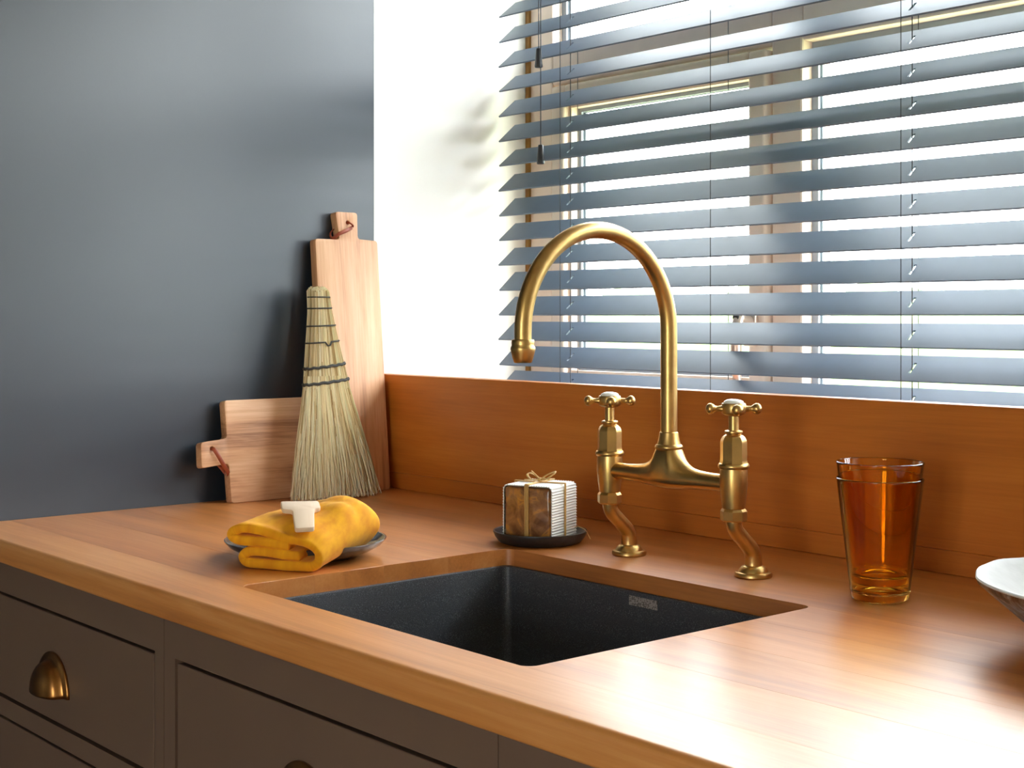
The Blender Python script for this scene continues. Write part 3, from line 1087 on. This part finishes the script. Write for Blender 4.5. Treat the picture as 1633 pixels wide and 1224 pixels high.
for iq in range(NQ + 1):
    q = iq / NQ
    e = 1 - (1 - q) ** 1.7
    row = []
    for ip, (a, b) in enumerate(zip(fs, bs)):
        s = a[0] * (1 - e) + b[0] * e
        z = a[1] * (1 - e) + b[1] * e
        t_ = ip / (len(fs) - 1)
        top = 1.0 if 0.52 < t_ < 0.74 else 0.25
        z += top * (0.0013 * sin(38 * s + 20 * q + 1.3 * sin(9 * q)) + (0.0004 + 0.0010 * q) * sin(150 * s - 9 * q * q + 2) + 0.0008 * sin(75 * s + 11 * q))
        ql = q * L_ + 0.004 * sin(40 * s + 2.0) * (1 if q > 0.5 else 0.35) - 0.012 * (1 - q) * max(0, (0.05 - s) / 0.05) * (1 if z > 0.024 else 0.3)
        # rounded back end of the top lobe
        if q > 0.8:
            k = (q - 0.8) / 0.2
            z -= max(0, z - 0.03) * 0.45 * k ** 2.4
        p = P0 + E1 * (s - W_) * NSQ + E2 * ql + Vector((0, 0, z))
        row.append(bm.verts.new(p))
    grid.append(row)
for iq in range(NQ):
    for ip in range(len(fs) - 1):
        f = bm.faces.new((grid[iq][ip], grid[iq][ip + 1], grid[iq + 1][ip + 1], grid[iq + 1][ip]))
        for lp, (du, dv) in zip(f.loops, ((0, 0), (1, 0), (1, 1), (0, 1))):
            lp[uv].uv = ((ip + du) * 0.0065, (iq + dv) * 0.0055)
nap = mkobj('napkin', bm, M['linen'], smooth=180)
md = nap.modifiers.new('thickness', 'SOLIDIFY')
md.thickness = 0.0122
md.offset = 0
md = nap.modifiers.new('soft', 'SUBSURF')
md.levels = 1
md.render_levels = 2
tag(nap, 'folded mustard yellow linen napkin lying on the charcoal plate', 'napkin')

# T shaped wooden scraper on the napkin
T2 = [(-0.0245, 0.0), (0.0215, 0.0), (0.0235, -0.021), (0.0155, -0.024), (0.0140, -0.076), (-0.0085, -0.078), (-0.0105, -0.026), (-0.0225, -0.023)]
bm = prism(outline_board(T2, 0.004), -0.0032, 0.0032, bevel=0.0014, seg=2)
tg = mkobj('wooden_scraper', bm, M['tagwood'], smooth=40)
bpy.context.view_layer.update()
nev = nap.evaluated_get(bpy.context.evaluated_depsgraph_get())


def cloth_z(x, y):
    hit, loc, nrm, idx = nev.ray_cast((x, y, CT + 0.3), (0, 0, -1))
    return loc.z if hit else CT + 0.03


tx, ty = Vector((-1.4850, 0.9360)), Vector((-1.4220, 0.8985))
side = Vector((0.60, 0.80)).normalized()
za = max(cloth_z(*(tx + side * k + (ty - tx) * 0.08)) for k in (-0.012, 0.0, 0.012))
zb = max(cloth_z(*(tx + side * k + (ty - tx) * 0.72)) for k in (-0.006, 0.0, 0.006))
slope = (zb - za) / 0.64
top_p = Vector((tx.x, tx.y, za - 0.08 * slope + 0.0036))
low_p = Vector((ty.x, ty.y, za + 0.92 * slope + 0.0036))
yax = (top_p - low_p).normalized()
zl = cloth_z(*(tx - side * 0.020 + (ty - tx) * 0.1))
zr = cloth_z(*(tx + side * 0.020 + (ty - tx) * 0.1))
xax = Vector((side.x, side.y, max(-0.25, min(-0.04, (zr - zl) / 0.04))))
xax = (xax - yax * xax.dot(yax)).normalized()
zax = xax.cross(yax)
tg.matrix_world = Matrix((xax, yax, zax)).transposed().to_4x4()
tg.location = top_p
tag(tg, 'pale wooden T shaped scraper on top of the yellow napkin', 'scraper')

# ------------------------------------------------------------------ soap on black dish
DXY = (-1.413, 1.262)
dish = mkobj('soap_dish', lathe([(0, 0.0), (0.050, 0.0), (0.0545, 0.0015), (0.0600, 0.0085), (0.0625, 0.0145), (0.0622, 0.0158), (0.0605, 0.0160), (0.0585, 0.0140), (0.0555, 0.0075), (0.052, 0.0062), (0, 0.0060)], 64), M['dish'], smooth=50, loc=(DXY[0], DXY[1], CT + 0.0003))
tag(dish, 'round matte black dish under the wrapped soap', 'dish')
S = 0.0355
soap = empty('wrapped_soap', (DXY[0] + 0.002, DXY[1] - 0.002, CT + 0.0070), radians(-69.6 + 90))
tag(soap, 'cube of brown soap wrapped in white corrugated paper and tied with raffia', 'soap')
# local: front face towards -y, right face towards +x
mkobj('soap_block', boxbm(-S + 0.0016, S - 0.0016, -S - 0.0005, S + 0.0005, 0.0018, 2 * S - 0.0018, bevel=0.004, seg=3), M['soap'], soap, smooth=40)
# corrugated sleeve: rippled rounded square in x,z swept along y
NR = 96
bm = bmesh.new()
out = []
rc = 0.006
per = []
for cx_, cz_, a0 in ((S - rc, 2 * S - rc, 0), (-S + rc, 2 * S - rc, 90), (-S + rc, rc, 180), (S - rc, rc, 270)):
    for k in range(7):
        a = radians(a0 + 90 * k / 6)
        per.append((cx_ + rc * cos(a), cz_ + rc * sin(a), cos(a), sin(a)))
per.append(per[0])
# resample evenly
acc = [0]
for p, q in zip(per, per[1:]):
    acc.append(acc[-1] + math.hypot(p[0] - q[0], p[1] - q[1]))
TOT = acc[-1]
NS = 76 * 6
prof = []
for i in range(NS):
    s = TOT * i / NS
    v = [interp(s, acc, [p[c] for p in per]) for c in range(4)]
    ln = math.hypot(v[2], v[3]) or 1
    rip = 0.00055 * cos(2 * pi * i / 6)
    prof.append((v[0] + v[2] / ln * (rip + 0.0008), v[1] + v[3] / ln * (rip + 0.0008), v[0] - v[2] / ln * 0.0006, v[1] - v[3] / ln * 0.0006))
ra = []
for y, inner in ((-S + 0.0003, True), (-S, False), (S, False), (S - 0.0003, True)):
    ra.append([bm.verts.new((p[2], y, p[3]) if inner else (p[0], y, p[1])) for p in prof])
for A, B in zip(ra[:-1], ra[1:]):
    for i in range(NS):
        bm.faces.new((A[i], A[(i + 1) % NS], B[(i + 1) % NS], B[i]))
mkobj('corrugated_sleeve', bm, M['paper'], soap, smooth=60)


def band(axis):
    bm = bmesh.new()
    o_ = S + 0.0021
    zt, zb = 2 * S + 0.0021, -0.0006
    for d_ in (-0.0022, 0.0, 0.0021):
        hw = 0.0010
        if axis == 'front':
            pts = [(d_, -o_, zb), (d_, -o_, zt), (d_, o_, zt), (d_, o_, zb)]
            for a, b in zip(pts, pts[1:]):
                tube([a, b], hw, 8, bm, flat=1.0)
        else:
            pts = [(-o_, d_ * 0.5, zb), (-o_, d_ * 0.5, zt), (o_, d_ * 0.5, zt), (o_, d_ * 0.5, zb)]
            for a, b in zip(pts, pts[1:]):
                tube([a, b], hw * 0.8, 8, bm)
    return bm


mkobj('raffia_band', band('front'), M['raffia'], soap, smooth=60)
mkobj('raffia_band', band('side'), M['raffia'], soap, smooth=60)
zt = 2 * S + 0.003
bw = mkobj('raffia_bow', lathe([(0, -0.0005), (0.0028, 0.0), (0.0034, 0.0022), (0.0026, 0.0044), (0, 0.005)], 14, cz=zt), M['raffia'], soap, smooth=60)
for sgn, lift in ((1, 0.010), (-1, 0.006)):
    for off in (0.0, 0.0018):
        pts = spline([(0, 0, zt + 0.002), (sgn * 0.008, 0.003 + off, zt + 0.004 + lift * 0.4), (sgn * 0.0185, 0.006 + off, zt + 0.003 + lift), (sgn * 0.0195, 0.0 + off, zt + 0.002 + lift * 0.8), (sgn * 0.010, -0.005, zt + 0.001 + lift * 0.2), (0, 0, zt + 0.002)], 5)
        mkobj('bow_loop', tube(pts, 0.0013, 8, flat=0.6), M['raffia'], bw, smooth=60)
for pts in ([(0, 0, zt + 0.002), (-0.006, 0.003, zt + 0.006), (-0.015, 0.004, zt + 0.0125)], [(0, 0, zt + 0.002), (0.008, -0.004, zt + 0.0045), (0.018, -0.006, zt + 0.003)], [(0, 0, zt + 0.002), (-0.008, -0.005, zt + 0.002), (-0.019, -0.008, zt + 0.0018)]):
    mkobj('bow_tail', tube(spline(pts, 5), 0.0009, 8), M['raffia'], bw, smooth=60)
mkobj('loose_raffia_strand', tube(spline([(0.030, 0.030, 0.0098), (0.040, 0.030, 0.0125), (0.048, 0.026, 0.0125), (0.058, 0.020, 0.0098), (0.068, 0.012, 0.0015)], 6), 0.0004, 6), M['raffia'], soap, smooth=60)

# ------------------------------------------------------------------ amber tumblers
GX, GY = -0.893, 1.2797
gp = [(0, 0.0016), (0.020, 0.0010), (0.0265, 0.0), (0.0285, 0.0008), (0.0300, 0.0030), (0.0308, 0.0070), (0.0450, 0.1255), (0.0456, 0.1272), (0.0453, 0.1281), (0.0446, 0.1283), (0.0441, 0.1274), (0.0297, 0.0130), (0.0285, 0.0095), (0.0240, 0.0080), (0, 0.0076)]
g1 = mkobj('tumbler', lathe(gp, 96), M['amber'], smooth=60, loc=(GX, GY, CT + 0.0003))
tag(g1, 'lower amber glass tumbler, standing on the worktop and holding the other', 'glass', 'stacked amber tumblers')
gp2 = [(r * 0.995, z) for r, z in gp]
g2 = link_copy(g1, 'tumbler', None, (GX, GY, CT + 0.0003 + 0.0172))
tag(g2, 'upper amber glass tumbler, nested inside the other with its rim showing above', 'glass', 'stacked amber tumblers')

# ------------------------------------------------------------------ bowl
BX, BY = -0.582, 1.2405
bowl = empty('bowl', (BX, BY, CT + 0.0003))
tag(bowl, 'rough brown bark bowl with chalky white inside, cut by the right edge', 'bowl')


def wob(bm, amt, zmin, sd):
    r_ = random.Random(sd)
    ph = [r_.uniform(0, 6.28) for _ in range(4)]
    for v in bm.verts:
        a = math.atan2(v.co.y, v.co.x)
        k = max(0, (v.co.z - zmin) / 0.06)
        f = amt * (sin(3 * a + ph[0]) + 0.6 * sin(7 * a + ph[1]) + 0.4 * sin(17 * a + ph[2])) * k
        v.co.x *= 1 + f
        v.co.y *= 1 + f
        v.co.z += f * 0.06
    return bm


mkobj('bark_shell', wob(lathe([(0, 0.002), (0.060, 0.0), (0.072, 0.002), (0.088, 0.010), (0.112, 0.030), (0.138, 0.052), (0.1475, 0.0605), (0.1485, 0.0635), (0.1465, 0.0645)], 96), 0.008, 0.0, 5), M['bark'], bowl, smooth=60)
mkobj('white_lining', wob(lathe([(0.1480, 0.0632), (0.1492, 0.0648), (0.1482, 0.0662), (0.1462, 0.0660), (0.1400, 0.0610), (0.118, 0.048), (0.09, 0.030), (0.05, 0.018), (0, 0.015)], 96), 0.008, 0.0, 5), M['chalk'], bowl, smooth=60)

# ------------------------------------------------------------------ venetian blind
BYN, BYF_ = 1.7190, 1.7595          # inner and outer slat edges
TILT = math.atan2(0.0333, BYF_ - BYN)
SW = 0.0525
PITCH = 0.04625
BX0, BX1 = XL + 0.030, -0.165
lad = [-1.870 + 0.353 * i for i in range(5)]
lift = lad[::2]
bl = empty('venetian_blind', (0, (BYN + BYF_) / 2, WZ1 - 0.05))
tag(bl, 'slate blue wooden venetian blind with tilted slats across the window', 'blind')
bz = bl.location.z
bm = bmesh.new()
cuts = [BX0]
for x in lift:
    cuts += [x - 0.0022 + 0.004, x + 0.0022 + 0.004]
cuts.append(BX1)
t2 = 0.0014
for i in range(len(cuts) - 1):
    if i % 2 == 0:
        box(bm, cuts[i], cuts[i + 1], -SW / 2, SW / 2, -t2, t2)
    else:
        box(bm, cuts[i], cuts[i + 1], -SW / 2, -0.0105, -t2, t2)
        box(bm, cuts[i], cuts[i + 1], 0.0105, SW / 2, -t2, t2)
slat0 = None
zn0 = CAMZ + 0.0012
ks = list(range(-3, 21))
for k in ks:
    zc = zn0 + PITCH * k + 0.0333 / 2
    if slat0 is None:
        slat0 = mkobj('slat', bm, M['slat'], bl)
        s_ = slat0
    else:
        s_ = link_copy(slat0, 'slat', bl)
    s_.location = (0.0012 * sin(k * 2.3), 0, zc - bz)
    s_.rotation_euler = (TILT + radians(1.2 * sin(k * 1.9)), 0, 0)
z_top = zn0 + PITCH * ks[-1] + 0.06
z_bot = zn0 + PITCH * ks[0] - 0.045
mkobj('head_rail', boxbm(BX0, BX1, -0.028, 0.028, z_top - bz, z_top + 0.045 - bz, bevel=0.002), M['slat'], bl)
mkobj('bottom_rail', boxbm(BX0, BX1, -0.026, 0.026, z_bot - bz, z_bot + 0.018 - bz, bevel=0.003), M['slat'], bl)
hy_ = (BYF_ - BYN) / 2
for x in lad:
    bm = bmesh.new()
    for y in (-hy_ - 0.0012, hy_ + 0.0012):
        tube([(x, y, z_bot + 0.012 - bz), (x, y, z_top - bz)], 0.00065, 6, bm)
    for k in ks:
        zc = zn0 + PITCH * k + 0.0333 / 2 - bz
        tube([(x, -hy_ - 0.001, zc - 0.0185), (x, hy_ + 0.001, zc + 0.0148)], 0.0004, 4, bm)
    mkobj('ladder_cord', bm, M['cord'], bl, smooth=60)
for x in lift:
    mkobj('lift_cord', tube([(x + 0.004, 0, z_bot + 0.01 - bz), (x + 0.004, 0, z_top - bz)], 0.0008, 6), M['cord'], bl, smooth=60)
yp = -hy_ - 0.018
for x, zt_l in ((-1.9085, CAMZ + 0.445), (-1.9030, CAMZ + 0.272)):
    pc = mkobj('pull_cord', tube([(x, yp, zt_l + 0.03 - bz), (x, yp, z_top + 0.01 - bz)], 0.0009, 6), M['cord'], bl, smooth=60)
    mkobj('tassel', lathe([(0, 0.034), (0.0042, 0.033), (0.0050, 0.030), (0.0068, 0.006), (0.0074, 0.001), (0.0066, -0.001), (0, -0.001)], 20, cx=x, cy_=yp, cz=zt_l - bz), M['tassel'], pc, smooth=40)
